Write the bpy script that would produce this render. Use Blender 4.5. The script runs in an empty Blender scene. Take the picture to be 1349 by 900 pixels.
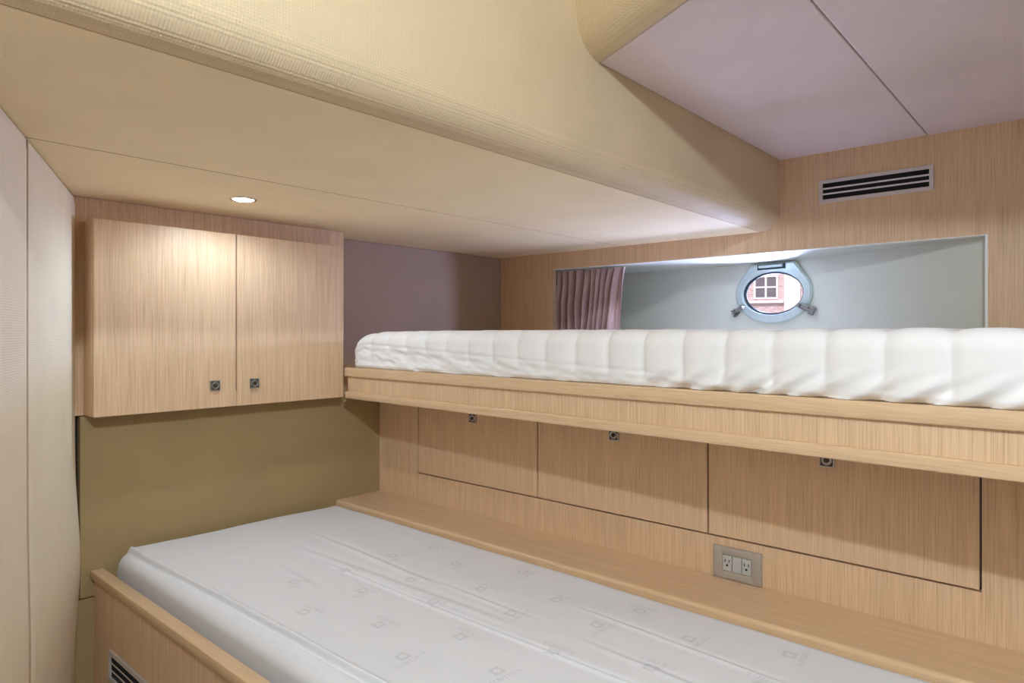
import bpy, bmesh, math, random
from mathutils import Vector, Matrix, noise
random.seed(4)
H = 1.25                      # eye height above the cabin sole; all z below are relative to the eye
sc = bpy.context.scene
COL = sc.collection
PI = math.pi

# ------------------------------------------------------------------ helpers
ROOTS = {}
def bm_new(): return bmesh.new()

def add_box(bm, x0, x1, y0, y1, z0, z1, bev=0.0, seg=2):
    r = bmesh.ops.create_cube(bm, size=1.0)
    vs = r['verts']
    for v in vs:
        v.co = Vector(((x0+x1)/2 + v.co.x*(x1-x0), (y0+y1)/2 + v.co.y*(y1-y0), (z0+z1)/2 + v.co.z*(z1-z0)))
    if bev > 0:
        es = list({e for v in vs for e in v.link_edges})
        bmesh.ops.bevel(bm, geom=es, offset=bev, segments=seg, profile=0.5, affect='EDGES')
    return bm

def add_obox(bm, o, ax, ay, az, lx, ly, lz, bev=0.0, seg=2):
    """box centred at o with half axes along unit vectors"""
    r = bmesh.ops.create_cube(bm, size=1.0)
    vs = r['verts']
    for v in vs:
        c = v.co.copy()
        v.co = o + ax*(c.x*lx) + ay*(c.y*ly) + az*(c.z*lz)
    if bev > 0:
        es = list({e for v in vs for e in v.link_edges})
        bmesh.ops.bevel(bm, geom=es, offset=bev, segments=seg, profile=0.5, affect='EDGES')
    return bm

def add_cyl(bm, p0, p1, r0, r1=None, n=24, bev=0.0):
    r1 = r0 if r1 is None else r1
    p0, p1 = Vector(p0), Vector(p1)
    d = (p1-p0).normalized()
    a = d.orthogonal().normalized(); b = d.cross(a)
    A = [bm.verts.new(p0 + (a*math.cos(2*PI*i/n) + b*math.sin(2*PI*i/n))*r0) for i in range(n)]
    B = [bm.verts.new(p1 + (a*math.cos(2*PI*i/n) + b*math.sin(2*PI*i/n))*r1) for i in range(n)]
    for i in range(n):
        bm.faces.new((A[i], A[(i+1) % n], B[(i+1) % n], B[i]))
    bm.faces.new(A[::-1]); bm.faces.new(B)
    return bm

def add_lathe(bm, o, axis, prof, n=40, closed=False):
    """prof = list of (radius, along axis)"""
    o = Vector(o); d = Vector(axis).normalized()
    a = d.orthogonal().normalized(); b = d.cross(a)
    rows = []
    for r, h in prof:
        rows.append([bm.verts.new(o + d*h + (a*math.cos(2*PI*i/n) + b*math.sin(2*PI*i/n))*r) for i in range(n)])
    m = len(rows)
    for k in range(m if closed else m-1):
        R, S = rows[k], rows[(k+1) % m]
        for i in range(n):
            bm.faces.new((R[i], R[(i+1) % n], S[(i+1) % n], S[i]))
    if not closed:
        bm.faces.new(rows[0][::-1]); bm.faces.new(rows[-1])
    return bm

def extrude_profile(bm, prof, pf, s0, s1, close=True, steps=1):
    """prof list of 2-D points, pf(s,u,v) -> Vector"""
    rows = []
    for k in range(steps+1):
        s = s0 + (s1-s0)*k/steps
        rows.append([bm.verts.new(pf(s, u, v)) for u, v in prof])
    n = len(prof)
    for k in range(steps):
        for i in range(n if close else n-1):
            bm.faces.new((rows[k][i], rows[k][(i+1) % n], rows[k+1][(i+1) % n], rows[k+1][i]))
    if close:
        bm.faces.new(rows[0][::-1]); bm.faces.new(rows[-1])
    return bm

def link(name, bm, mats, parent=None, smooth=False, angle=35):
    bmesh.ops.recalc_face_normals(bm, faces=bm.faces[:])
    me = bpy.data.meshes.new(name)
    for v in bm.verts: v.co.z += H
    if parent is None:
        xs = [v.co.x for v in bm.verts]; ys = [v.co.y for v in bm.verts]; zs = [v.co.z for v in bm.verts]
        org = Vector(((min(xs)+max(xs))/2, (min(ys)+max(ys))/2, min(zs)))
    else:
        org = ROOTS[parent.name]
    for v in bm.verts: v.co -= org
    bm.to_mesh(me); bm.free()
    if not isinstance(mats, (list, tuple)): mats = [mats]
    for m in mats: me.materials.append(m)
    if smooth:
        me.polygons.foreach_set('use_smooth', [True]*len(me.polygons))
        if angle is not None:
            me.set_sharp_from_angle(angle=math.radians(angle))
    o = bpy.data.objects.new(name, me); COL.objects.link(o)
    if parent is None:
        o.location = org
        ROOTS[o.name] = org
    else:
        o.parent = parent
        ROOTS[o.name] = org
    return o

def struct(name, bm, mats, **k):
    o = link(name, bm, mats, **k); o['kind'] = 'structure'; return o

def thing(name, label, cat, loc, group=None):
    o = bpy.data.objects.new(name, None); COL.objects.link(o)
    o.location = Vector((loc[0], loc[1], loc[2]+H)); o.empty_display_size = 0.05
    ROOTS[o.name] = o.location.copy()
    o['label'] = label; o['category'] = cat
    if group: o['group'] = group
    return o

def tag(o, label, cat, group=None):
    o['label'] = label; o['category'] = cat
    if group: o['group'] = group
    return o

def copy_tree(o, parent=None):
    c = o.copy(); COL.objects.link(c); c.parent = parent
    for ch in list(o.children): copy_tree(ch, c)
    return c

# ------------------------------------------------------------------ materials
def srgb(r, g, b):
    def f(c):
        c /= 255.0
        return c/12.92 if c <= 0.04045 else ((c+0.055)/1.055)**2.4
    return (f(r), f(g), f(b), 1.0)

def base_mat(name, col, rough=0.5, metal=0.0, spec=0.5, **kw):
    m = bpy.data.materials.new(name); m.use_nodes = True
    p = m.node_tree.nodes['Principled BSDF']
    p.inputs['Base Color'].default_value = col
    p.inputs['Roughness'].default_value = rough
    p.inputs['Metallic'].default_value = metal
    p.inputs['Specular IOR Level'].default_value = spec
    for k, v in kw.items(): p.inputs[k].default_value = v
    return m, m.node_tree, p

def N(t, typ, **kw):
    n = t.nodes.new(typ)
    for k, v in kw.items(): setattr(n, k, v)
    return n

def mapped(t, scale, kind='Object', rot=(0, 0, 0)):
    tc = N(t, 'ShaderNodeTexCoord'); mp = N(t, 'ShaderNodeMapping')
    mp.inputs['Scale'].default_value = scale; mp.inputs['Rotation'].default_value = rot
    t.links.new(tc.outputs[kind], mp.inputs['Vector'])
    return mp.outputs['Vector']

def wood(name, scale_dirs, light, mid, dark, rough=0.42):
    """fine straight-grained bleached veneer; scale_dirs = how fast the figure changes along x,y,z"""
    m, t, p = base_mat(name, mid, rough, spec=0.35)
    sx, sy, sz = scale_dirs
    n1 = N(t, 'ShaderNodeTexNoise'); n1.inputs['Scale'].default_value = 1.0; n1.inputs['Detail'].default_value = 3
    n1.inputs['Roughness'].default_value = 0.65
    t.links.new(mapped(t, (sx, sy, sz)), n1.inputs['Vector'])
    n2 = N(t, 'ShaderNodeTexNoise'); n2.inputs['Scale'].default_value = 1.0; n2.inputs['Detail'].default_value = 2
    t.links.new(mapped(t, (sx*0.12, sy*0.12, sz*0.5)), n2.inputs['Vector'])
    r1 = N(t, 'ShaderNodeValToRGB')
    e = r1.color_ramp.elements
    e[0].position = 0.34; e[0].color = dark
    e[1].position = 0.66; e[1].color = light
    k = e.new(0.5); k.color = mid
    t.links.new(n1.outputs['Fac'], r1.inputs['Fac'])
    r2 = N(t, 'ShaderNodeMapRange'); r2.inputs[1].default_value = 0.3; r2.inputs[2].default_value = 0.7
    r2.inputs[3].default_value = 0.94; r2.inputs[4].default_value = 1.04
    t.links.new(n2.outputs['Fac'], r2.inputs[0])
    mul = N(t, 'ShaderNodeVectorMath', operation='SCALE')
    t.links.new(r1.outputs['Color'], mul.inputs[0]); t.links.new(r2.outputs[0], mul.inputs['Scale'])
    t.links.new(mul.outputs['Vector'], p.inputs['Base Color'])
    b = N(t, 'ShaderNodeBump'); b.inputs['Strength'].default_value = 0.06; b.inputs['Distance'].default_value = 0.001
    t.links.new(n1.outputs['Fac'], b.inputs['Height']); t.links.new(b.outputs['Normal'], p.inputs['Normal'])
    return m

def vinyl(name, col, pitch=0.005, amp=0.05, bump=0.25, rough=0.72):
    """padded vinyl with a small woven emboss"""
    m, t, p = base_mat(name, col, rough, spec=0.2)
    s = mapped(t, (2*PI/pitch,)*3)
    sep = N(t, 'ShaderNodeSeparateXYZ'); t.links.new(s, sep.inputs[0])
    acc = None
    for ax in 'XYZ':
        sn = N(t, 'ShaderNodeMath', operation='SINE'); t.links.new(sep.outputs[ax], sn.inputs[0])
        if acc is None: acc = sn.outputs[0]
        else:
            a = N(t, 'ShaderNodeMath', operation='ADD'); t.links.new(acc, a.inputs[0]); t.links.new(sn.outputs[0], a.inputs[1]); acc = a.outputs[0]
    n2 = N(t, 'ShaderNodeTexNoise'); n2.inputs['Scale'].default_value = 5; n2.inputs['Detail'].default_value = 4
    t.links.new(mapped(t, (1, 1, 1)), n2.inputs['Vector'])
    r = N(t, 'ShaderNodeMapRange'); r.inputs[1].default_value = -2; r.inputs[2].default_value = 2
    r.inputs[3].default_value = 1-amp; r.inputs[4].default_value = 1+amp
    t.links.new(acc, r.inputs[0])
    r2 = N(t, 'ShaderNodeMapRange'); r2.inputs[1].default_value = 0.3; r2.inputs[2].default_value = 0.7
    r2.inputs[3].default_value = 0.965; r2.inputs[4].default_value = 1.035
    t.links.new(n2.outputs['Fac'], r2.inputs[0])
    mm = N(t, 'ShaderNodeMath', operation='MULTIPLY'); t.links.new(r.outputs[0], mm.inputs[0]); t.links.new(r2.outputs[0], mm.inputs[1])
    c = N(t, 'ShaderNodeRGB'); c.outputs[0].default_value = col
    mul = N(t, 'ShaderNodeVectorMath', operation='SCALE')
    t.links.new(c.outputs[0], mul.inputs[0]); t.links.new(mm.outputs[0], mul.inputs['Scale'])
    t.links.new(mul.outputs['Vector'], p.inputs['Base Color'])
    b = N(t, 'ShaderNodeBump'); b.inputs['Strength'].default_value = bump; b.inputs['Distance'].default_value = 0.0006
    t.links.new(acc, b.inputs['Height']); t.links.new(b.outputs['Normal'], p.inputs['Normal'])
    return m

def noisy(name, col, rough=0.5, metal=0.0, amp=0.04, scale=40, bump=0.0, spec=0.5, **kw):
    m, t, p = base_mat(name, col, rough, metal, spec, **kw)
    n = N(t, 'ShaderNodeTexNoise'); n.inputs['Scale'].default_value = scale; n.inputs['Detail'].default_value = 4
    t.links.new(mapped(t, (1, 1, 1)), n.inputs['Vector'])
    r = N(t, 'ShaderNodeMapRange'); r.inputs[1].default_value = 0.3; r.inputs[2].default_value = 0.7
    r.inputs[3].default_value = 1-amp; r.inputs[4].default_value = 1+amp
    t.links.new(n.outputs['Fac'], r.inputs[0])
    c = N(t, 'ShaderNodeRGB'); c.outputs[0].default_value = col
    mul = N(t, 'ShaderNodeVectorMath', operation='SCALE')
    t.links.new(c.outputs[0], mul.inputs[0]); t.links.new(r.outputs[0], mul.inputs['Scale'])
    t.links.new(mul.outputs['Vector'], p.inputs['Base Color'])
    if bump:
        b = N(t, 'ShaderNodeBump'); b.inputs['Strength'].default_value = bump; b.inputs['Distance'].default_value = 0.001
        t.links.new(n.outputs['Fac'], b.inputs['Height']); t.links.new(b.outputs['Normal'], p.inputs['Normal'])
    return m

W_L, W_M, W_D = srgb(222, 193, 160), srgb(214, 183, 148), srgb(198, 164, 126)
M = {}
M['wood_v'] = wood('veneer_vertical_grain', (420, 420, 6), W_L, W_M, W_D)
M['wood_y'] = wood('veneer_lengthwise_grain', (300, 5, 300), srgb(217, 188, 152), srgb(212, 182, 146), srgb(204, 172, 136), 0.36)
M['vinyl_beam'] = vinyl('embossed_cream_vinyl', srgb(216, 196, 160), 0.0048, 0.07, 0.25)
M['vinyl_ceil'] = vinyl('smooth_cream_vinyl', srgb(247, 230, 194), 0.0040, 0.02, 0.10)
M['vinyl_up'] = vinyl('pale_headlining_vinyl', srgb(228, 213, 210), 0.0048, 0.03, 0.2)
M['vinyl_wall'] = vinyl('padded_wall_vinyl', srgb(238, 230, 209), 0.0045, 0.04, 0.25)
M['vinyl_end'] = vinyl('olive_cream_vinyl', srgb(160, 139, 100), 0.0040, 0.02, 0.12)
M['vinyl_grey'] = vinyl('taupe_vinyl', srgb(168, 146, 128), 0.0040, 0.02, 0.12)
M['gel'] = noisy('off_white_gelcoat', srgb(206, 208, 192), 0.35, amp=0.015, scale=6)
M['trim_white'] = noisy('white_edge_trim', srgb(236, 234, 226), 0.4, amp=0.01)
M['gap'] = noisy('dark_gap', srgb(44, 32, 24), 0.9, amp=0.05)
M['seam'] = noisy('seam_welt', srgb(160, 128, 86), 0.9, amp=0.05)
M['seam_wall'] = noisy('wall_seam_welt', srgb(188, 168, 142), 0.9, amp=0.05)
M['black'] = noisy('vent_black', srgb(10, 10, 11), 0.8, amp=0.1)
M['floor'] = wood('sole_planks', (3, 60, 60), srgb(112, 80, 54), srgb(92, 62, 40), srgb(70, 46, 28))
M['wood_dark'] = wood('bulkhead_walnut', (300, 300, 6), srgb(120, 88, 60), srgb(104, 74, 50), srgb(84, 58, 38))
M['alu'] = noisy('satin_aluminium', srgb(206, 200, 198), 0.4, 0.35, 0.03, 60)
M['alu_dim'] = noisy('grey_metal', srgb(150, 148, 142), 0.4, 0.6, 0.03, 60)
M['plate'] = noisy('champagne_plastic', srgb(176, 168, 158), 0.38, 0.3, 0.04, 90)
M['socket'] = noisy('grey_plastic', srgb(182, 182, 178), 0.45, 0.0, 0.03, 90)
M['bronze'] = noisy('dark_bronze', srgb(96, 84, 72), 0.35, 0.8, 0.06, 120)
M['latch_dark'] = noisy('latch_recess', srgb(58, 48, 40), 0.45, 0.2, 0.05, 90)
M['chrome'] = noisy('polished_chrome', srgb(225, 225, 225), 0.12, 1.0, 0.02, 20)
M['port'] = noisy('anodised_port_frame', srgb(206, 224, 218), 0.28, 0.40, 0.03, 50)
M['rubber'] = noisy('dark_gasket', srgb(40, 48, 50), 0.7, 0.0, 0.05, 80)
M['sheet'] = noisy('white_ticking', srgb(224, 227, 233), 0.75, 0.0, 0.012, 25, 0.12, 0.25)
M['print'] = noisy('grey_print', srgb(211, 214, 219), 0.8, 0.0, 0.02, 60, 0, 0.2)
M['quilt'] = noisy('quilted_cotton', srgb(236, 235, 234), 0.85, 0.0, 0.012, 40, 0.12, 0.2)
M['curtain'] = noisy('satin_mauve_cloth', srgb(180, 150, 142), 0.30, 0.0, 0.10, 9, 0.0, 0.6)

def glass_mat():
    m = bpy.data.materials.new('window_glass'); m.use_nodes = True
    t = m.node_tree; t.nodes.remove(t.nodes['Principled BSDF'])
    o = t.nodes['Material Output']
    tr = N(t, 'ShaderNodeBsdfTransparent'); tr.inputs[0].default_value = (0.96, 0.96, 0.97, 1)
    gl = N(t, 'ShaderNodeBsdfGlossy'); gl.inputs['Roughness'].default_value = 0.02
    fr = N(t, 'ShaderNodeFresnel'); fr.inputs['IOR'].default_value = 1.3
    mx = N(t, 'ShaderNodeMixShader')
    t.links.new(fr.outputs[0], mx.inputs[0]); t.links.new(tr.outputs[0], mx.inputs[1]); t.links.new(gl.outputs[0], mx.inputs[2])
    t.links.new(mx.outputs[0], o.inputs[0])
    return m
M['glass'] = glass_mat()

def lamp_mat(name, col, s):
    m = bpy.data.materials.new(name); m.use_nodes = True
    p = m.node_tree.nodes['Principled BSDF']
    p.inputs['Emission Color'].default_value = col; p.inputs['Emission Strength'].default_value = s
    return m
M['lamp'] = lamp_mat('lit_led_lens', (1.0, 0.97, 0.92, 1), 30)

def brick_mat():
    m, t, p = base_mat('pink_brick', srgb(200, 150, 150), 0.9)
    b = N(t, 'ShaderNodeTexBrick')
    b.inputs['Color1'].default_value = srgb(226, 194, 196); b.inputs['Color2'].default_value = srgb(196, 158, 164)
    b.inputs['Mortar'].default_value = srgb(222, 204, 204); b.inputs['Scale'].default_value = 1.0
    b.inputs['Brick Width'].default_value = 0.24; b.inputs['Row Height'].default_value = 0.09; b.inputs['Mortar Size'].default_value = 0.012
    t.links.new(mapped(t, (1, 1, 1), 'Object', (PI/2, 0, 0)), b.inputs['Vector'])
    t.links.new(b.outputs['Color'], p.inputs['Base Color'])
    return m
M['brick'] = brick_mat()
M['white_paint'] = noisy('white_paint', srgb(238, 232, 230), 0.6, amp=0.02)
M['dark_glass'] = noisy('dark_window_glass', srgb(120, 108, 116), 0.15, amp=0.15, scale=3)
M['quay'] = noisy('quay_concrete', srgb(150, 146, 140), 0.9, amp=0.08, scale=2)

# ------------------------------------------------------------------ room shell
ZL, ZU, ZM = 0.38, 0.635, 0.87         # low headlining, raised headlining, main cabin headlining
YB = 0.88                               # beam face
XW, XL = 2.47, 1.604                    # hull-side lining above / below the bunk
YE, YV = 2.11, 2.26                     # forward bulkhead (below and behind cabinet) / recessed above the bunk
Y_AFT = -1.3

def panel(name, x0, x1, y0, y1, z0, z1, mat, bev=0.003):
    bm = bm_new(); add_box(bm, x0, x1, y0, y1, z0, z1, bev); return struct(name, bm, mat)

# low headlining: two padded panels with a seam between them
panel('ceiling', -0.9, XW+0.02, 0.9505, 1.5535, ZL, ZL+0.025, M['vinyl_ceil'], 0.0015)
panel('ceiling', -0.9, XW+0.02, 1.5585, 2.30, ZL, ZL+0.025, M['vinyl_ceil'], 0.0015)
for _y0, _y1 in ((1.5536, 1.5584), (0.9467, 0.9504)):
    panel('trim_4', -0.9, XW+0.02, _y0, _y1, ZL+0.0006, ZL+0.02, M['seam'], 0)
panel('ceiling', -0.95, XW+0.06, 0.962, 2.33, ZL+0.0255, ZL+0.04, M['gap'], 0)  # dark backing added above the panels so no light leaks through the seams
panel('ceiling', 1.125, XW+0.03, 0.37, 0.45, ZU+0.0255, ZU+0.04, M['gap'], 0)  # unseen dark strip added over the raised seam to keep outside light out
# rounded drop beam between low and raised headlining
R = 0.068
prof = [(0.9465, ZL)]
cy, cz = YB+R, ZL+R
for i in range(1, 15):
    a = -PI/2 - (PI/2)*i/14
    prof.append((cy + R*math.cos(a), cz + R*math.sin(a)))
prof += [(YB, 0.55), (YB, ZM+0.02), (0.96, ZM+0.02), (0.96, ZL+0.03), (0.9465, ZL+0.03)]
bm = bm_new()
extrude_profile(bm, prof, lambda s, u, v: Vector((s, u, v)), -0.9, XW+0.004, True, 1)
struct('trim_1', bm, M['vinyl_beam'], smooth=True, angle=40)

# raised headlining over the hull side, with a diagonal rolled edge
E0 = Vector((1.305, 0.88)); ED = Vector((-0.418, -0.908)).normalized(); EN = Vector((-0.908, 0.418)).normalized()
def xedge(y): return E0.x + ED.x*((y-E0.y)/ED.y)
def raised(y0, y1):
    bm = bm_new()
    pts = [(xedge(y0)+0.001, y0), (XW+0.02, y0), (XW+0.02, y1), (xedge(y1)+0.001, y1)]
    lo = [bm.verts.new((x, y, ZU)) for x, y in pts]; hi = [bm.verts.new((x, y, ZU+0.025)) for x, y in pts]
    bm.faces.new(lo[::-1]); bm.faces.new(hi)
    for i in range(4): bm.faces.new((lo[i], lo[(i+1) % 4], hi[(i+1) % 4], hi[i]))
    bmesh.ops.bevel(bm, geom=[e for e in bm.edges], offset=0.003, segments=2, profile=0.5, affect='EDGES')
    return struct('ceiling', bm, M['vinyl_up'])
raised(0.4145, 0.879)
raised(Y_AFT, 0.4115)
RR = 0.085
prof = [(0.002, ZU+0.0005)]
for i in range(1, 15):
    a = -PI/2 - (PI/2)*i/14
    prof.append((-(RR*math.cos(a)) , ZU + RR + RR*math.sin(a)))
prof += [(RR, ZM+0.02), (RR-0.03, ZM+0.02), (0.002, ZU+0.04)]
bm = bm_new()
def roll(s, u, v):
    q = E0 + ED*s + EN*u
    return Vector((q.x, q.y, v))
extrude_profile(bm, prof, roll, -0.06, 2.45, True, 1)
struct('trim_2', bm, M['vinyl_beam'], smooth=True, angle=40)
panel('ceiling', -1.3, 1.45, Y_AFT, 0.95, ZM, ZM+0.03, M['vinyl_ceil'])

# diagonal padded wall on the left, two panels; runs from the corner back towards the viewer
WC = Vector((0.578, 2.12)); WD = Vector((-math.sin(math.radians(22.4)), -math.cos(math.radians(22.4)))); WN = Vector((WD.y*-1, WD.x))
if WN.x < 0: WN = -WN                   # towards the berth
def wallpanel(s0, s1, name):
    bm = bm_new(); ns, nz = max(2, int((s1-s0)/0.02)), 70
    z0, z1 = -H, ZL-0.003
    grid = []
    for j in range(nz+1):
        z = z0 + (z1-z0)*j/nz; row = []
        for i in range(ns+1):
            f = i/ns; s = s0 + (s1-s0)*f
            e = min(f*(s1-s0), (1-f)*(s1-s0), z1-z)
            pad = -0.0045*max(0, 1-e/0.012)**2
            bulge = 0.013*math.exp(-((z+0.62)/0.17)**2)*math.exp(-s/0.5)
            q = WC + WD*s + WN*(pad+bulge)
            row.append(bm.verts.new((q.x, q.y, z)))
        grid.append(row)
    for j in range(nz):
        for i in range(ns):
            bm.faces.new((grid[j][i], grid[j][i+1], grid[j+1][i+1], grid[j+1][i]))
    ret = bmesh.ops.extrude_face_region(bm, geom=bm.faces[:])
    for v in [g for g in ret['geom'] if isinstance(g, bmesh.types.BMVert)]:
        v.co.x -= WN.x*0.03; v.co.y -= WN.y*0.03
    return struct(name, bm, M['vinyl_wall'], smooth=True, angle=50)
wallpanel(0.0, 0.604, 'wall_left')
wallpanel(0.613, 1.35, 'wall_left')
wallpanel(1.3525, 3.75, 'wall_left')
bm = bm_new()
_pts = []
for _j in range(61):
    _z = -H + (ZL-0.004+H)*_j/60
    _b = 0.013*math.exp(-((_z+0.62)/0.17)**2)*math.exp(-0.608/0.5)
    _row = []
    for _s, _u in ((0.6042, -0.0022+_b), (0.6128, -0.0022+_b), (0.6128, -0.02), (0.6042, -0.02)):
        _q = WC + WD*_s + WN*_u
        _row.append(bm.verts.new((_q.x, _q.y, _z)))
    _pts.append(_row)
for _j in range(60):
    for _i in range(4):
        bm.faces.new((_pts[_j][_i], _pts[_j][(_i+1) % 4], _pts[_j+1][(_i+1) % 4], _pts[_j+1][_i]))
struct('trim_5', bm, M['seam_wall'])
# backing so that no light leaks behind the seams
bm = bm_new()
def wp(s, u, v):
    q = WC + WD*s + WN*u
    return Vector((q.x, q.y, v))
extrude_profile(bm, [(-0.031, -H), (-0.031, ZM+0.03), (-0.06, ZM+0.03), (-0.06, -H)], wp, -0.02, 3.75)
struct('wall_left', bm, M['gap'])

# forward bulkhead: veneer behind the cabinet, vinyl below it
panel('wall_back', 0.50, 1.439, YE, YE+0.03, -0.226, ZL-0.001, M['wood_v'], 0.001)
panel('wall_back', 0.585, XL+0.02, YE, YE+0.03, -0.734, -0.228, M['vinyl_end'], 0.003)
panel('wall_back', 0.50, XL+0.02, YE, YE+0.03, -H, -0.737, M['vinyl_end'], 0.003)
panel('wall_back', 0.45, XL+0.05, YE+0.031, YE+0.05, -H, -0.262, M['gap'], 0)
panel('wall_back', 0.45, 1.419, YE+0.031, YE+0.05, -0.2615, ZL+0.02, M['gap'], 0)
# taupe vinyl bulkhead set back above the bunk, with its veneer return
panel('wall_back', 1.42, XW+0.02, YV, YV+0.03, -0.26, ZL-0.001, M['vinyl_grey'], 0.002)
panel('wall_back', 1.420, 1.4388, YE+0.0305, YV, -0.26, ZL-0.001, M['wood_v'], 0.0)

# hull-side lining above the bunk with the long opening
OY0, OY1, OZ0, OZ1 = 0.255, 1.93, -0.16, 0.303
bm = bm_new()
add_box(bm, XW, XW+0.028, Y_AFT, YV+0.03, OZ1, ZU+0.03)
add_box(bm, XW, XW+0.028, OY1, YV+0.03, -0.26, OZ1)
add_box(bm, XW, XW+0.028, Y_AFT, OY0, -0.26, OZ1)
add_box(bm, XW, XW+0.028, OY0, OY1, -0.26, OZ0)
bmesh.ops.remove_doubles(bm, verts=bm.verts[:], dist=1e-5)
struct('wall_right', bm, M['wood_v'])
# recess behind the opening: soffit, sill and the curved hull with the port hole cut in it
HULL = [(0.20, 2.497), (0.30, 2.537), (0.42, 2.598), (0.55, 2.664), (0.70, 2.732), (0.85, 2.787), (1.0, 2.828), (1.15, 2.858), (1.35, 2.876), (1.6, 2.884), (1.96, 2.886)]
def hullx(y):
    for (a, xa), (b, xb) in zip(HULL[:-1], HULL[1:]):
        if a <= y <= b:
            k = HULL.index((a, xa))
            p0 = HULL[max(0, k-1)][1]; p3 = HULL[min(len(HULL)-1, k+2)][1]
            t = (y-a)/(b-a)
            return 0.5*((2*xa) + (-p0+xb)*t + (2*p0-5*xa+4*xb-p3)*t*t + (-p0+3*xa-3*xb+p3)*t**3)
    return HULL[-1][1]
PC = Vector((hullx(1.03), 1.03, 0.171))                 # port centre on the hull
dxy = (hullx(1.05)-hullx(1.01))/0.04
PT = Vector((dxy, 1, 0)).normalized()                   # along the hull, towards the bow
PN = Vector((-PT.y, PT.x, 0))                           # into the cabin
PZ = Vector((0, 0, 1))
GA, GB = 0.140, 0.090
bm = bm_new(); ny, nz = 140, 40; g = []
zlo, zhi = OZ0-0.01, OZ1+0.004
for i in range(ny+1):
    y = 0.20 + (1.96-0.20)*i/ny
    g.append([bm.verts.new((hullx(y), y, zlo + (zhi-zlo)*j/nz)) for j in range(nz+1)])
for i in range(ny):
    for j in range(nz):
        c = (g[i][j].co + g[i+1][j+1].co)/2
        d = c-PC
        if (d.dot(PT)/(GA+0.012))**2 + (d.z/(GB+0.012))**2 < 1: continue
        bm.faces.new((g[i][j], g[i+1][j], g[i+1][j+1], g[i][j+1]))
# soffit and sill and end cheek
def strip(z, up):
    rowA = [bm.verts.new((XW+0.027, 0.20 + 1.76*i/60, z)) for i in range(61)]
    rowB = [bm.verts.new((max(XW+0.0272, hullx(0.20 + 1.76*i/60))+0.004, 0.20 + 1.76*i/60, z)) for i in range(61)]
    for i in range(60): bm.faces.new((rowA[i], rowA[i+1], rowB[i+1], rowB[i]))
strip(OZ1+0.0005, 1); strip(OZ0-0.0005, 0)
q = [bm.verts.new(c) for c in ((XW+0.027, 1.955, zlo), (2.89, 1.955, zlo), (2.89, 1.955, zhi), (XW+0.027, 1.955, zhi))]
bm.faces.new(q)
wr = struct('wall_hull', bm, M['gel'], smooth=True, angle=40)
# slim white lining of the opening edge
bm = bm_new()
add_box(bm, XW-0.002, XW+0.03, OY0, OY0+0.008, OZ0, OZ1, 0.0008)
add_box(bm, XW-0.0005, XW+0.03, OY0+0.008, OY1, OZ1-0.003, OZ1, 0.0006)
struct('trim_3', bm, M['trim_white'])

# hull-side lining below the bunk, around the three lockers
DZ = -0.509; DY = [1.877, 1.313, 0.751, 0.180]
bm = bm_new()
add_box(bm, XL, XL+0.02, Y_AFT, YE, -H, DZ-0.004)
add_box(bm, XL, XL+0.02, DY[0]+0.004, YE, DZ-0.004, -0.19)
add_box(bm, XL, XL+0.02, Y_AFT, DY[3]-0.004, DZ-0.004, -0.19)
bmesh.ops.remove_doubles(bm, verts=bm.verts[:], dist=1e-5)
struct('wall_right', bm, M['wood_v'])
# aft bulkhead, sole and outer closure behind the viewer
panel('wall_front', -2.0, XW+0.05, Y_AFT-0.03, Y_AFT, -H, ZM+0.03, M['wood_dark'], 0)
panel('floor', -2.0, XW+0.05, Y_AFT-0.03, YV+0.06, -H-0.03, -H, M['floor'], 0)

# ------------------------------------------------------------------ latch maker
def latch_bm(o, n, s=0.030):
    """square push latch: plate with a raised rim, ring and button; n = outward normal"""
    n = Vector(n); up = Vector((0, 0, 1)); t = up.cross(n).normalized(); o = Vector(o)
    bm = bm_new()
    add_obox(bm, o + n*0.0015, t, up, n, s, s, 0.003, 0.0008)
    old = set(bm.faces)
    for a, b, l in ((t, up, 1), (t, up, -1)):
        add_obox(bm, o + up*(l*(s/2-0.0012)) + n*0.0035, t, up, n, s, 0.0024, 0.005, 0.0006)
        add_obox(bm, o + t*(l*(s/2-0.0012)) + n*0.0035, t, up, n, 0.0024, s, 0.005, 0.0006)
    add_lathe(bm, o, n, [(0.0112, 0.003), (0.0112, 0.006), (0.0102, 0.0068), (0.0088, 0.006), (0.0085, 0.0032)], 32)
    for f in bm.faces:
        if f not in old: f.material_index = 1
    add_lathe(bm, o, n, [(0.0058, 0.003), (0.0058, 0.0066), (0.0050, 0.0072), (0.0038, 0.0068), (0.001, 0.0066)], 32)
    return bm

# ------------------------------------------------------------------ wall cabinet
CX0, CXM, CX1, CZ0, CZ1, CY = 0.592, 0.985, 1.377, -0.225, 0.311, 2.02
cab = thing('wall_cabinet', 'light wood two-door cabinet hung under the ceiling in the far left corner', 'cabinet', ((CX0+CX1)/2, YE, CZ0))
bm = bm_new()
add_box(bm, CX0, CX1, CY+0.0195, YE-0.0005, CZ0, CZ1, 0.0015)
link('body', bm, M['wood_v'], cab)
bm = bm_new(); add_box(bm, CXM-0.002, CXM+0.002, CY+0.004, CY+0.0192, CZ0+0.001, CZ0+0.048)
link('filler_strip', bm, M['wood_y'], cab)
for x0, x1, lx in ((CX0, CXM-0.0022, 0.917), (CXM+0.0022, CX1, 1.043)):
    bm = bm_new(); add_box(bm, x0, x1, CY, CY+0.019, CZ0, CZ1, 0.0015)
    d = link('door', bm, M['wood_v'], cab)
    la = link('latch', latch_bm((lx, CY, -0.157), (0, -1, 0)), [M['bronze'], M['alu_dim']], d, smooth=True)
    la['label'] = 'dark bronze square push latch'

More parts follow.
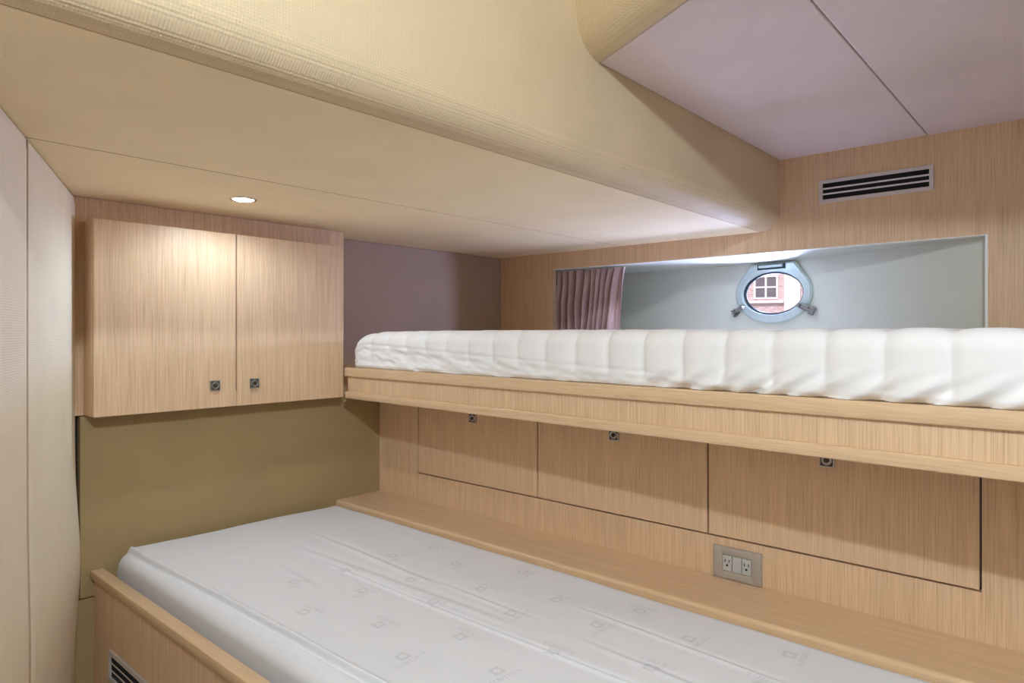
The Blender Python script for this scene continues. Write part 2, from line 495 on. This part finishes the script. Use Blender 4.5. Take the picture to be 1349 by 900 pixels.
# ------------------------------------------------------------------ lockers in the hull-side lining
names = ['flush wooden locker door under the bunk, beside the vinyl end wall', 'middle flush wooden locker door of the row under the bunk',
         'flush wooden locker door above the power outlet']
for k in range(3):
    y1, y0 = DY[k]-0.0022, DY[k+1]+0.0022
    if k == 2: y0 = DY[3]
    if k == 0: y1 = DY[0]
    ym = (y0+y1)/2
    t = thing('storage_locker', names[k], 'locker', (XL, ym, DZ), 'lockers under the upper bunk')
    bm = bm_new(); add_box(bm, XL, XL+0.018, y0, y1, DZ, -0.2285, 0.0012)
    d = link('door', bm, M['wood_v'], t)
    la = link('latch', latch_bm((XL, ym, -0.286), (-1, 0, 0), 0.032), [M['latch_dark'], M['alu']], d, smooth=True)
    la['label'] = 'square latch with a chrome ring'
    bm = bm_new()                                        # the box behind the door
    add_box(bm, XL+0.0205, XL+0.030, y0-0.002, y1+0.002, DZ-0.006, -0.2285)
    add_box(bm, XL+0.030, XL+0.28, y0, y1, DZ, DZ+0.01)
    add_box(bm, XL+0.27, XL+0.28, y0, y1, DZ+0.01, -0.2285)
    link('carcass', bm, M['gap'], t)

# ------------------------------------------------------------------ shelf along the hull side
bm = bm_new()
SX, SZ = 1.405, -0.612
prof = [(XL-0.0005, SZ), (SX+0.012, SZ)]
for i in range(0, 9):
    a = PI/2 + PI/2*i/8
    prof.append((SX+0.010+0.010*math.cos(a), SZ-0.010+0.010*math.sin(a)))
prof += [(SX, SZ-0.030), (SX+0.004, SZ-0.034), (XL-0.0005, SZ-0.034)]
extrude_profile(bm, prof, lambda s, u, v: Vector((u, s, v)), -0.9, YE-0.001)
tag(link('ledge_shelf', bm, M['wood_y'], smooth=True, angle=30), 'long narrow wooden shelf running between the lower mattress and the locker wall', 'shelf')

# ------------------------------------------------------------------ power outlet
OZ = (-0.6105, -0.5315); OY = (0.611, 0.7325)
ot = thing('power_outlet', 'champagne grey double power outlet plate on the wooden wall above the shelf', 'outlet', (XL, 0.672, OZ[0]))
oc = Vector((XL, (OY[0]+OY[1])/2, (OZ[0]+OZ[1])/2))
iw, ih = 0.0735, 0.040
bm = bm_new()
px0, px1 = XL-0.009, XL-0.0003
add_box(bm, px0, px1, OY[0], oc.y-iw/2, OZ[0], OZ[1], 0.002)
add_box(bm, px0, px1, oc.y+iw/2, OY[1], OZ[0], OZ[1], 0.002)
add_box(bm, px0, px1, oc.y-iw/2-0.004, oc.y+iw/2+0.004, oc.z+ih/2, OZ[1], 0.002)
add_box(bm, px0, px1, oc.y-iw/2-0.004, oc.y+iw/2+0.004, OZ[0], oc.z-ih/2, 0.002)
link('cover_plate', bm, M['plate'], ot, smooth=True)
bm = bm_new(); add_box(bm, XL-0.003, XL-0.0004, oc.y-iw/2, oc.y+iw/2, oc.z-ih/2, oc.z+ih/2)
link('backing', bm, M['rubber'], ot)
for i in (-1, 0, 1):
    yc = oc.y + i*0.0245
    bm = bm_new()
    add_box(bm, XL-0.0085, XL-0.0031, yc-0.0113, yc+0.0113, oc.z-0.019, oc.z+0.019, 0.0008)
    if i == 0:
        link('blank_insert', bm, M['socket'], ot)
    else:
        old = set(bm.faces)
        for dy, hh in ((0.0052, 0.0075), (-0.0052, 0.0065)):
            add_box(bm, XL-0.0088, XL-0.0084, yc+dy-0.0011, yc+dy+0.0011, oc.z+0.0055-hh/2, oc.z+0.0055+hh/2)
        add_cyl(bm, (XL-0.0088, yc, oc.z-0.0055), (XL-0.0084, yc, oc.z-0.0055), 0.0028, n=16)
        for f in bm.faces:
            if f not in old: f.material_index = 1
        link('socket', bm, [M['socket'], M['black']], ot)

# ------------------------------------------------------------------ air vents
def vent_parts(parent, o, t, n, w, h, fr=0.0125, nslat=2, dim=False):
    """o = lower corner on the wall, t along, n outward"""
    up = Vector((0, 0, 1)); o = Vector(o); t = Vector(t); n = Vector(n)
    bm = bm_new()
    def bx(s0, s1, z0, z1, d0, d1, bev=0.0012):
        add_obox(bm, o + t*((s0+s1)/2) + up*((z0+z1)/2) + n*((d0+d1)/2), t, up, n, s1-s0, z1-z0, d1-d0, bev)
    bx(0, w, h-fr, h, 0.0003, 0.006); bx(0, w, 0, fr, 0.0003, 0.006)
    bx(0, fr, fr-0.001, h-fr+0.001, 0.0003, 0.006); bx(w-fr, w, fr-0.001, h-fr+0.001, 0.0003, 0.006)
    out = [link('frame', bm, M['alu'], parent)]
    bm = bm_new(); bx(fr*0.8, w-fr*0.8, fr*0.8, h-fr*0.8, 0.0003, 0.0012, 0)
    out.append(link('backing', bm, M['black'], parent))
    for k in range(nslat):
        z = fr + (h-2*fr)*(k+1)/(nslat+1)
        bm = bm_new()
        add_obox(bm, o + t*(w/2) + up*z + n*0.0035, t, (up*0.92 + n*0.38).normalized(), (n*0.92 - up*0.38).normalized(), w-2*fr+0.001, 0.0058, 0.0018, 0.0004)
        out.append(link('slat', bm, M['alu'], parent))
    return out
av = thing('air_vent', 'slim aluminium slotted air vent on the wood above the porthole opening', 'vent', (XW, 0.568, 0.457))
vent_parts(av, (XW, 0.3956, 0.4575), (0, 1, 0), (-1, 0, 0), 0.3454, 0.081)

# ------------------------------------------------------------------ lower berth
BX0, BX1 = 0.609, 0.642
lb = thing('lower_berth', 'built-in wooden bed base with raised side board under the lower mattress', 'bed base', (1.0, 1.0, -H))
bm = bm_new(); add_box(bm, BX0, BX1, 0.02, YE-0.002, -0.684, -0.660, 0.003)
link('side_cap', bm, M['wood_y'], lb, smooth=True)
bm = bm_new(); add_box(bm, BX0+0.009, BX1-0.004, 0.025, YE-0.002, -H+0.001, -0.6842, 0.0015)
link('side_board', bm, M['wood_v'], lb)
bm = bm_new(); add_box(bm, BX1-0.0035, XL-0.001, 0.03, YE-0.002, -H+0.001, -0.755, 0.002)
link('base', bm, M['wood_v'], lb)
bm = bm_new(); add_box(bm, BX1-0.0035, SX-0.002, 0.03, 0.052, -0.7548, -0.664, 0.002)
link('end_board', bm, M['wood_v'], lb)
bm = bm_new(); add_box(bm, SX+0.002, SX+0.018, 0.03, YE-0.002, -0.7548, SZ-0.0345, 0.001)
link('shelf_riser', bm, M['wood_v'], lb)
fr = vent_parts(lb, (BX0+0.009, 1.975, -0.921), (0, -1, 0), (-1, 0, 0), 0.345, 0.083)
# frame, backing and slats form one vent part with sub-parts
vent = fr[0]; vent.name = 'vent'
for p in fr[1:]:
    p.parent = vent
vent['label'] = 'slotted aluminium vent in the side board'

# ------------------------------------------------------------------ lower mattress
LX0, LX1, LY0, LY1, LZT, LZB = 0.672, 1.4005, 0.065, 2.092, -0.624, -0.7545
def ridge(x, y, xc, w, a, ya, yb, soft=0.12):
    f = max(0.0, min(1.0, (y-ya)/soft)) * max(0.0, min(1.0, (yb-y)/soft))
    d = (x-xc)/w
    return a*f*(math.exp(-d*d) - 0.6*math.exp(-(d-1.6)**2))
def lower_h(x, y):
    h = 0.0
    xf = 0.700 + 0.030*max(0, min(1, (2.09-y)/1.15)) + 0.003*math.sin(y*5)
    t = max(0.0, min(1.0, (x-xf+0.005)/0.005)); h += 0.0075*t*t*(3-2*t)
    h += 0.0045*math.exp(-((x-xf-0.003)/0.006)**2) - 0.0035*math.exp(-((x-xf+0.008)/0.004)**2)
    h += ridge(x, y, 1.010+0.006*math.sin(3*y+1), 0.006, 0.0035, 0.1, 1.56)
    h += ridge(x, y, 1.035+0.02*math.sin(2.2*y), 0.012, 0.002, 0.9, 1.8)
    h += ridge(x, y, 1.115+0.012*math.sin(4*y), 0.010, 0.0030, 1.2, 1.85)
    h += ridge(x, y, 1.113+0.004*math.sin(5*y), 0.007, 0.0022, 0.9, 1.24)
    h += ridge(x, y, 1.21+0.05*(y-0.7), 0.007, 0.0024, 0.35, 0.92)
    h += ridge(x, y, 1.09+0.06*(y-0.7), 0.008, 0.002, 0.3, 0.8)
    h += ridge(x, y, 0.90+0.10*(y-1.5), 0.012, 0.0018, 1.35, 1.68)
    h += 0.0022*noise.noise(Vector((x*6, y*4, 3.1))) + 0.0009*noise.noise(Vector((x*18, y*9, 7.7)))
    # a soft dip near the far right corner, a little lift far left
    h += 0.006*math.exp(-((x-0.73)/0.1)**2 - ((y-2.06)/0.12)**2) - 0.004*math.exp(-((x-1.35)/0.15)**2)
    return h
def rounded(d, r):
    """drop below the top surface at distance d inside the edge"""
    if d >= r: return 0.0
    k = r-d
    return r - math.sqrt(max(0.0, r*r-k*k))
def lower_top(x, y):
    rL, rR, rE = 0.034, 0.028, 0.022
    dz = rounded(x-LX0, rL) + rounded(LX1-x, rR)*0.9 + rounded(LY1-y, rE) + rounded(y-LY0, rE)
    e = min(1, (x-LX0)/0.02, (LX1-x)/0.02, (LY1-y)/0.02)
    return LZT + lower_h(x, y)*max(0, e) - min(dz, 0.045)
def spaced(a, b, n, edge):
    c = [a, a+edge*0.03, a+edge*0.1, a+edge*0.22, a+edge*0.4, a+edge*0.65]
    inner = [a+edge + (b-a-2*edge)*i/n for i in range(n+1)]
    return c + inner + [b-edge*0.65, b-edge*0.4, b-edge*0.22, b-edge*0.1, b-edge*0.03, b]
xs = sorted(set(spaced(LX0, LX1, 240, 0.03) + [0.694+0.0012*i for i in range(40)])); ys = spaced(LY0, LY1, 170, 0.022)
bm = bm_new(); g = [[bm.verts.new((x, y, lower_top(x, y))) for y in ys] for x in xs]
for i in range(len(xs)-1):
    for j in range(len(ys)-1):
        bm.faces.new((g[i][j], g[i+1][j], g[i+1][j+1], g[i][j+1]))
loop = [g[i][0] for i in range(len(xs))] + [g[-1][j] for j in range(1, len(ys))] + [g[i][-1] for i in range(len(xs)-2, -1, -1)] + [g[0][j] for j in range(len(ys)-2, 0, -1)]
lo = [bm.verts.new((v.co.x, v.co.y, LZB)) for v in loop]
n = len(loop)
for i in range(n):
    bm.faces.new((loop[i], lo[i], lo[(i+1) % n], loop[(i+1) % n]))
bm.faces.new(lo[::-1])
# faint printed marks in the ticking: a small ringed square over a short illegible line
nf = len(bm.faces)
def mark(cx, cy, rot):
    ca, sa = math.cos(rot), math.sin(rot)
    def W(u, v):
        x, y = cx + u*ca - v*sa, cy + u*sa + v*ca
        return (x, y, lower_top(x, y)+0.0004)
    def quad(u0, u1, v0, v1, sk=0.0):
        bm.faces.new([bm.verts.new(W(u, v)) for u, v in ((u0, v0), (u1, v0), (u1+sk, v1), (u0+sk, v1))])
    s, r = 0.013, 0.0075
    for k in range(16):                                  # square with a round hole
        a0, a1 = 2*PI*k/16, 2*PI*(k+1)/16
        def sqp(a):
            c, d = math.cos(a), math.sin(a); m = max(abs(c), abs(d)); return (s*c/m, s*d/m)
        p0, p1 = sqp(a0), sqp(a1)
        bm.faces.new([bm.verts.new(W(u, v+0.016)) for u, v in ((r*math.cos(a0), r*math.sin(a0)), p0, p1, (r*math.cos(a1), r*math.sin(a1)))])
    rnd = random.Random(11)
    u = -0.036
    for k in range(9):                                   # stroke-like letters
        wd = 0.0030
        quad(u, u+wd*0.7, -0.015, -0.003)
        if k % 2 == 0: quad(u+wd*0.7, u+wd*1.9, -0.0055, -0.003)
        if k % 3 != 1: quad(u+wd*0.7, u+wd*1.7, -0.011, -0.009)
        if k % 3 == 2: quad(u+wd*1.6, u+wd*2.1, -0.015, -0.005)
        u += 0.0082
A, B = Vector((0.143, -0.012)), Vector((0.070, 0.163))
for i in range(-8, 9):
    for j in range(-7, 7):
        q = Vector((1.028, 1.134)) + A*i + B*j
        if LX0+0.09 < q.x < LX1-0.07 and LY0+0.1 < q.y < 1.56:
            mark(q.x, q.y, (PI/2 if (i+j) % 2 else 0) + 0.12*math.sin(i*3+j))
bm.faces.ensure_lookup_table()
for f in bm.faces[nf:]: f.material_index = 1
nrm_fix = None
tag(link('lower_mattress', bm, [M['sheet'], M['print']], smooth=True, angle=60), 'smooth white mattress with faint grey printed marks on the lower berth', 'mattress')

# ------------------------------------------------------------------ upper bunk board
FA = Vector((1.372, 2.004)); FB = Vector((1.277, 0.087)); FD = (FB-FA).normalized(); FN = Vector((FD.y, -FD.x))
if FN.x > 0: FN = -FN                       # outward, to the viewer
FLEN = 2.75
def fz(s, u, v):                            # s along fascia from the far end, u outward
    q = FA + FD*s + FN*u
    return Vector((q.x, q.y, v))
ub = thing('upper_bunk', 'wooden upper bunk board with lipped fascia under the quilted mattress', 'bunk', (1.9, 1.0, -0.228))
def rrect(u0, u1, z0, z1, r):
    pts = []
    for cx, cz, a0 in ((u1-r, z1-r, 0), (u0+r, z1-r, PI/2), (u0+r, z0+r, PI), (u1-r, z0+r, 1.5*PI)):
        for k in range(4):
            a = a0 + PI/2*k/3
            pts.append((cx + r*math.cos(a), cz + r*math.sin(a)))
    return pts
bm = bm_new(); extrude_profile(bm, rrect(-0.022, 0.0, -0.150, -0.119, 0.003), fz, 0.0, FLEN)
link('top_lip', bm, M['wood_y'], ub, smooth=True, angle=30)
bm = bm_new(); extrude_profile(bm, rrect(-0.022, -0.009, -0.2035, -0.1502, 0.0006), fz, 0.006, FLEN)
link('fascia_panel', bm, M['wood_v'], ub)
bm = bm_new(); extrude_profile(bm, rrect(-0.022, -0.001, -0.228, -0.2035, 0.003), fz, 0.0, FLEN)
link('bottom_lip', bm, M['wood_y'], ub, smooth=True, angle=30)
bm = bm_new()
a, b = FA + FD*0.012 - FN*0.0222, FA + FD*FLEN - FN*0.0222
pts = [(a.x, a.y), (b.x, b.y), (XW-0.0005, b.y), (XW-0.0005, YV-0.001), (1.4395, YV-0.001), (1.4395, a.y)]
for z0, z1 in ((-0.2275, -0.120),):
    lo_ = [bm.verts.new((x, y, z0)) for x, y in pts]; hi_ = [bm.verts.new((x, y, z1)) for x, y in pts]
    bm.faces.new(lo_[::-1]); bm.faces.new(hi_)
    for i in range(len(pts)): bm.faces.new((lo_[i], lo_[(i+1) % len(pts)], hi_[(i+1) % len(pts)], hi_[i]))
link('base_board', bm, M['wood_y'], ub)

# ------------------------------------------------------------------ upper mattress (quilted)
MZB = -0.1180; MZT = 0.004; MS0, MS1 = 0.012, FLEN-0.05; MU = -0.012   # front set back from the lip
SP = 0.0985; S_OFF = (FA.y-0.185)/abs(FD.y)                            # a seam passes here
def seam_d(s): 
    k = (s-S_OFF)/SP
    return (k - math.floor(k) - 0.5)*2      # -1..1, seams at the ends
def zb(s):                                  # lower limit of the padded quilting on the front face
    t = max(0, min(1, s/1.6)); return -0.022 - 0.078*t**0.8
def mprof():
    pts = []                                # (inward distance from front, z, normal(out, up), t)
    r = 0.032
    zz0 = MZB
    for i in range(0, 27):
        z = MZB + (MZT-r-MZB)*i/26; pts.append((0.0, z, 1.0, 0.0))
    for i in range(1, 13):
        a = PI/2*i/12
        pts.append((r - r*math.cos(a), MZT-r + r*math.sin(a), math.cos(a), math.sin(a)))
    for d in (0.05, 0.065, 0.085, 0.11, 0.15, 0.2, 0.26, 0.33, 0.42, 0.52, 0.65, 0.78, 0.9, 1.0):
        pts.append((d, MZT, 0.0, 1.0))
    return pts
MP = mprof()
bm = bm_new(); rows = []
ss = []
s = MS0
RC = 0.055
k = [0, .0015, .004, .008, .013, .019, .026, .034, .043, .055]
ss = [MS0+q for q in k] + [MS0+0.055 + (MS1-MS0-0.055)*i/430 for i in range(1, 431)]
for s in ss:
    d = s-MS0
    ins = RC - math.sqrt(max(0, RC*RC-(RC-d)**2)) if d < RC else 0.0
    top_drop = 0.048*math.exp(-(d/0.055)**1.6) + 0.010*math.exp(-d/0.16)
    row = []
    fwall = FA + FD*s
    width = (XW-0.012) - fwall.x
    for (dd, z, no, nu) in MP:
        dq = ins + dd if dd < 0.3 else dd*1.0
        if dd >= 0.3: dq = ins*max(0, 1-(dd-0.3)/0.3) + dd
        dq = min(dq, width - 0.02)
        frac = (z-MZB)/(MZT-MZB)
        zz = z - top_drop*frac
        sd = seam_d(s)
        puff = (1-abs(sd)**3.0)*0.0095
        if abs(sd) > 0.93: puff -= 0.0015
        zbb = zb(s)
        front = no > 0.5 and z < zbb
        w = 0.0
        depth_low = max(0.0, min(1.0, (zbb - z)/0.02))
        if dd < 0.05:
            puff *= 1 - 0.75*depth_low
            v1 = Vector((s*14 + z*16, z*42, 1.3)); v2 = Vector((s*34 + z*30, z*70, 5.2))
            w = (0.0065*noise.noise(v1) + 0.0035*noise.noise(v2))*depth_low
            # crease where the padded quilting ends
            w -= 0.0035*math.exp(-((z-zbb)/0.005)**2)*(1-0.6*min(1, s/1.8))
            # diagonal pulls at the near end
            if s > 1.1:
                ph = (s*1.0 - (z-MZB)*1.6)
                w += 0.0085*math.sin(ph*2*PI/0.075 + 2*noise.noise(Vector((s*6, z*8, 2))))*max(0, 1-(z-MZB)/0.060)*min(1, (s-1.1)/0.3)
            w -= 0.006*max(0, 1-(z-MZB)/0.010)            # tuck under at the bottom
        # small dimples of stitching on top edge
        tz = 0.0015*math.sin(s*40)*nu if dd < 0.1 else 0
        off = puff + w
        q = FA + FD*s + FN*(MU - dq + off*no)
        row.append(bm.verts.new((q.x, q.y, zz + off*nu*0.7 + tz*0.3)))
    # back edge down
    q = FA + FD*s - FN*(width-0.015) ; row.append(bm.verts.new((min(q.x, XW-0.012), row[-1].co.y, MZT-0.03-top_drop)))
    row.append(bm.verts.new((row[-1].co.x, row[-1].co.y, MZB)))
    rows.append(row)
for i in range(len(rows)-1):
    for j in range(len(rows[0])):
        jj = (j+1) % len(rows[0])
        bm.faces.new((rows[i][j], rows[i][jj], rows[i+1][jj], rows[i+1][j]))
bm.faces.new(rows[0][::-1]); bm.faces.new(rows[-1])
tag(link('upper_mattress', bm, M['quilt'], smooth=True, angle=75), 'white quilted mattress with crumpled cover on the upper bunk', 'mattress')

# ------------------------------------------------------------------ porthole
ph = thing('porthole', 'oval metal framed opening porthole in the pale recess wall', 'porthole', (PC.x, PC.y, PC.z-0.13))
def pp(a, b, c): return PC + PT*a + PZ*b + PN*c
OA, OB = 0.177, 0.127
poly = [(OA*math.cos(t*PI/180), OB*math.sin(t*PI/180)) for t in range(-218, 39, 4)]
poly = [(0.103, 0.127)] + [(-0.103, 0.127)] + poly[::1]
def outer(ang):
    c, s = math.cos(ang), math.sin(ang); best = 0
    n = len(poly)
    for i in range(n):
        x1, y1 = poly[i]; x2, y2 = poly[(i+1) % n]
        den = c*(y2-y1) - s*(x2-x1)
        if abs(den) < 1e-9: continue
        r = (x1*(y2-y1) - y1*(x2-x1))/den
        u = (c*y1 - s*x1)/(s*(x2-x1) - c*(y2-y1)) if abs(s*(x2-x1) - c*(y2-y1)) > 1e-9 else -1
        if r > 0 and -1e-6 <= u <= 1+1e-6: best = max(best, r)
    return best
def ring_bm(f_in, f_out, prof, n=144):
    """prof = (mix inner->outer 0..1, height)"""
    bm = bm_new(); rows = []
    for k in range(n):
        a = 2*PI*k/n; c, s = math.cos(a), math.sin(a)
        ri, ro = f_in(a), f_out(a)
        rows.append([bm.verts.new(pp((ri+(ro-ri)*m)*c, (ri+(ro-ri)*m)*s, h)) for m, h in prof])
    m = len(prof)
    for k in range(n):
        for j in range(m):
            bm.faces.new((rows[k][j], rows[(k+1) % n][j], rows[(k+1) % n][(j+1) % m], rows[k][(j+1) % m]))
    return bm
def ell(a, b): return lambda t: a*b/math.sqrt((b*math.cos(t))**2 + (a*math.sin(t))**2)
link('frame', ring_bm(ell(GA, GB), outer, [(0.0, 0.002), (0.0, 0.017), (0.10, 0.022), (0.85, 0.022), (1.0, 0.016), (1.0, -0.012), (0.6, -0.012)]), M['port'], ph, smooth=True, angle=28)
link('gasket', ring_bm(ell(GA-0.007, GB-0.007), ell(GA+0.001, GB+0.001), [(0, 0.001), (0, 0.009), (0.5, 0.013), (1, 0.010), (1, 0.001)]), M['rubber'], ph, smooth=True)
link('sleeve', ring_bm(ell(GA+0.002, GB+0.002), ell(GA+0.010, GB+0.010), [(0, -0.016), (0, 0.0015), (1, 0.0015), (1, -0.016)]), M['port'], ph, smooth=True, angle=40)
bm = bm_new()
f0 = [bm.verts.new(pp((GA-0.004)*math.cos(2*PI*k/96), (GB-0.004)*math.sin(2*PI*k/96), 0.003)) for k in range(96)]
f1 = [bm.verts.new(pp((GA-0.004)*math.cos(2*PI*k/96), (GB-0.004)*math.sin(2*PI*k/96), 0.006)) for k in range(96)]
bm.faces.new(f0[::-1]); bm.faces.new(f1)
for k in range(96): bm.faces.new((f0[k], f0[(k+1) % 96], f1[(k+1) % 96], f1[k]))
link('pane', bm, M['glass'], ph)
bm = bm_new()
add_obox(bm, pp(0, 0.1115, 0.0235), PT, PZ, PN, 0.128, 0.022, 0.003, 0.001)
old = set(bm.faces)
add_cyl(bm, pp(-0.055, 0.1135, 0.027), pp(0.055, 0.1135, 0.027), 0.0062, n=20)
for f in bm.faces:
    if f not in old: f.material_index = 1
hg = link('hinge', bm, [M['rubber'], M['port']], ph, smooth=True)
for sg in (-1, 1):
    bm = bm_new()
    c, s = sg*0.147, -0.062
    d = Vector((sg*0.88, -0.47, 0)).normalized()
    def qq(r, h, w=0): return pp(c + d.x*r*0.8 - d.y*w, s + d.y*r*0.8 + d.x*w, h)
    ax = (PT*d.x + PZ*d.y); ay = (PT*(-d.y) + PZ*d.x)
    add_obox(bm, qq(0.0, 0.030), ax, ay, PN, 0.036, 0.013, 0.014, 0.004)        # lug on the frame
    add_cyl(bm, qq(-0.020, 0.020), qq(-0.020, 0.046), 0.009, 0.007, 20)          # boss over the glass edge
    add_cyl(bm, qq(0.018, 0.034), qq(0.046, 0.022), 0.0055, 0.0055, 16)          # swing bolt
    add_obox(bm, qq(0.046, 0.022), ax, ay, PN, 0.011, 0.024, 0.013, 0.004)       # wing nut
    add_obox(bm, qq(0.040, 0.004), ax, ay, PN, 0.020, 0.014, 0.022, 0.003)       # hull lug
    link('clamp', bm, M['alu_dim'], ph, smooth=True)

# ------------------------------------------------------------------ curtain
bm = bm_new(); nu, nv = 260, 36; g = []
for i in range(nu+1):
    u = i/nu; col = []
    for j in range(nv+1):
        v = j/nv                                         # 0 top .. 1 bottom
        z = 0.2965 - v*0.43
        fold = u*10.5 + 0.35*math.sin(u*9) + 0.25*v*math.sin(u*17)
        big = max(0.0, (u-0.62)/0.38)
        amp = (0.022 + 0.010*v)*(1-0.5*big) + 0.026*big*v
        wav = math.sin(2*PI*fold*(1-0.0*v))*(1-big*v*0.8) + big*v*math.sin(2*PI*(u*5.2)) 
        y = 1.952 - (0.380 - 0.062*v**0.7*1.0)*u - 0.004*math.cos(4*PI*fold)*(1-v*0.5)
        y += 0.006*noise.noise(Vector((u*7, v*3, 0.4)))
        x = XW+0.066 + amp*wav + 0.008*noise.noise(Vector((u*11, v*4, 2.2)))
        x += -0.006*math.exp(-(v/0.06)**2)*math.sin(2*PI*fold*2)
        col.append(bm.verts.new((x, y, z)))
    g.append(col)
for i in range(nu):
    for j in range(nv):
        bm.faces.new((g[i][j], g[i+1][j], g[i+1][j+1], g[i][j+1]))
ret = bmesh.ops.extrude_face_region(bm, geom=bm.faces[:])
for v in [q for q in ret['geom'] if isinstance(q, bmesh.types.BMVert)]: v.co.x += 0.0015
tag(link('curtain', bm, M['curtain'], smooth=True, angle=80), 'gathered mauve satin curtain at the left end of the recess opening', 'curtain')

# ------------------------------------------------------------------ downlight
DL = (0.90, 1.805)
dl = thing('downlight', 'small lit round downlight in the low ceiling above the cabinet', 'light', (DL[0], DL[1], ZL-0.004))
bm = bm_new(); add_lathe(bm, (DL[0], DL[1], ZL), (0, 0, -1), [(0.028, 0.0002), (0.036, 0.0002), (0.036, 0.002), (0.034, 0.0040), (0.030, 0.0040), (0.028, 0.002)], 48, True)
link('rim', bm, M['chrome'], dl, smooth=True)
bm = bm_new(); add_lathe(bm, (DL[0], DL[1], ZL), (0, 0, -1), [(0.0278, 0.0004), (0.0278, 0.003), (0.018, 0.0058), (0.004, 0.0070)], 40)
link('lens', bm, M['lamp'], dl, smooth=True)

# ------------------------------------------------------------------ building across the water, seen through the porthole
VD = Vector((PC.x, PC.y, PC.z)).normalized()
DIST = 34.0
BC = VD*DIST
bxd = Vector((VD.y, -VD.x, 0)).normalized()             # to the right as seen
byd = Vector((VD.x, VD.y, 0)).normalized()
PXM = DIST/876.0*1.0                                    # metres per photo pixel there
bd = thing('building', 'pinkish brick building with white window seen through the porthole', 'building', (BC.x, BC.y, -4.0))
bd.rotation_euler = (0, 0, math.atan2(bxd.y, bxd.x))
def bld(name, pieces, mat, parent=bd):
    """pieces in facade frame: x right, y away, z up from the porthole axis; stored local to the rotated root"""
    bm = bm_new()
    for (x0, x1, y0, y1, z0, z1) in pieces: add_box(bm, x0, x1, y0, y1, z0+BC.z+4.0, z1+BC.z+4.0)
    me = bpy.data.meshes.new(name); bmesh.ops.recalc_face_normals(bm, faces=bm.faces[:]); bm.to_mesh(me); bm.free()
    me.materials.append(mat)
    o = bpy.data.objects.new(name, me); COL.objects.link(o); o.parent = parent
    return o
bot = -4.0-BC.z
bld('wall', [(-7, 7, 0, 6, bot, 3.6)], M['brick'])
bld('roof', [(-7.3, 7.3, -0.3, 6.3, 3.6, 3.9)], M['white_paint'])
bld('pillar', [(0.42, 1.12, -0.25, -0.002, bot, 3.6)], M['white_paint'])
bld('ledge', [(-1.15, 0.40, -0.18, -0.002, -0.46, -0.34), (1.14, 3.2, -0.18, -0.002, -0.46, -0.34)], M['white_paint'])
for k, (wx, wz) in enumerate(((-0.36, 0.30),)):
    fr = []
    for xx in (-0.52, -0.02, 0.48): fr.append((wx+xx-0.045, wx+xx+0.045, -0.06, -0.002, wz-0.55, wz+0.55))
    for zz in (-0.52, 0.0, 0.52): fr.append((wx-0.56, wx+0.52, -0.058, -0.002, wz+zz-0.04, wz+zz+0.04))
    f = bld('window', fr, M['white_paint'])
    bld('pane', [(wx-0.5, wx+0.47, -0.02, -0.004, wz-0.5, wz+0.5)], M['dark_glass'], f)
bm = bm_new(); add_box(bm, 4.0, 60, -40, 60, -4.3, -4.0)
o = struct('ground_outside', bm, M['quay'])

# ------------------------------------------------------------------ lights
def lamp(name, typ, loc, energy, col, **kw):
    d = bpy.data.lights.new(name, typ); d.energy = energy; d.color = col
    for k, v in kw.items(): setattr(d, k, v)
    o = bpy.data.objects.new(name, d); COL.objects.link(o); o.location = (loc[0], loc[1], loc[2]+H)
    return o
WARM = (0.70, 0.83, 1.0); NEUT = (0.68, 0.83, 1.0)
lamp('downlight_lamp', 'SPOT', (DL[0], DL[1], ZL-0.015), 5.8, NEUT, spot_size=math.radians(174), spot_blend=0.55, shadow_soft_size=0.02)
lamp('cabin_lamp', 'POINT', (-0.10, -0.30, 0.81), 63.0, WARM, shadow_soft_size=0.025)
lamp('cabin_lamp_aft', 'POINT', (-0.43, -0.95, 0.66), 7.0, NEUT, shadow_soft_size=0.03)
# daylight through the porthole
pl = lamp('porthole_daylight', 'AREA', tuple(pp(0, 0, -0.012)), 16.0, (0.48, 0.56, 1.0), shape='ELLIPSE', size=0.25, size_y=0.16)
pl.rotation_euler = PN.to_track_quat('-Z', 'Z').to_euler()
sun = lamp('sun', 'SUN', (0, 0, 20), 2.2, (1.0, 0.95, 0.9), angle=0.02)
sun.rotation_euler = Vector((0.75, 0.15, -0.65)).to_track_quat('-Z', 'Z').to_euler()

w = bpy.data.worlds.new('World'); sc.world = w; w.use_nodes = True
bg = w.node_tree.nodes['Background']
bg.inputs[0].default_value = (0.80, 0.88, 1.0, 1); bg.inputs[1].default_value = 1.1

# ------------------------------------------------------------------ camera
cd = bpy.data.cameras.new('camera'); cam = bpy.data.objects.new('camera', cd); COL.objects.link(cam)
cd.sensor_width = 36.0; cd.lens = 36.0*876.0/1349.0; cd.sensor_fit = 'HORIZONTAL'
cd.shift_y = -10.0/1349.0; cd.clip_start = 0.01; cd.clip_end = 300
cam.location = (0, 0, H); cam.rotation_euler = (PI/2, 0, math.radians(-48.5))
sc.camera = cam
sc.view_settings.view_transform = 'Standard'; sc.view_settings.look = 'None'
sc.view_settings.gamma = 1.0; sc.view_settings.use_curve_mapping = False
sc.view_settings.exposure = 0.28
sc.cycles.use_denoising = True
sc.cycles.max_bounces = 10; sc.cycles.diffuse_bounces = 8; sc.cycles.transparent_max_bounces = 12
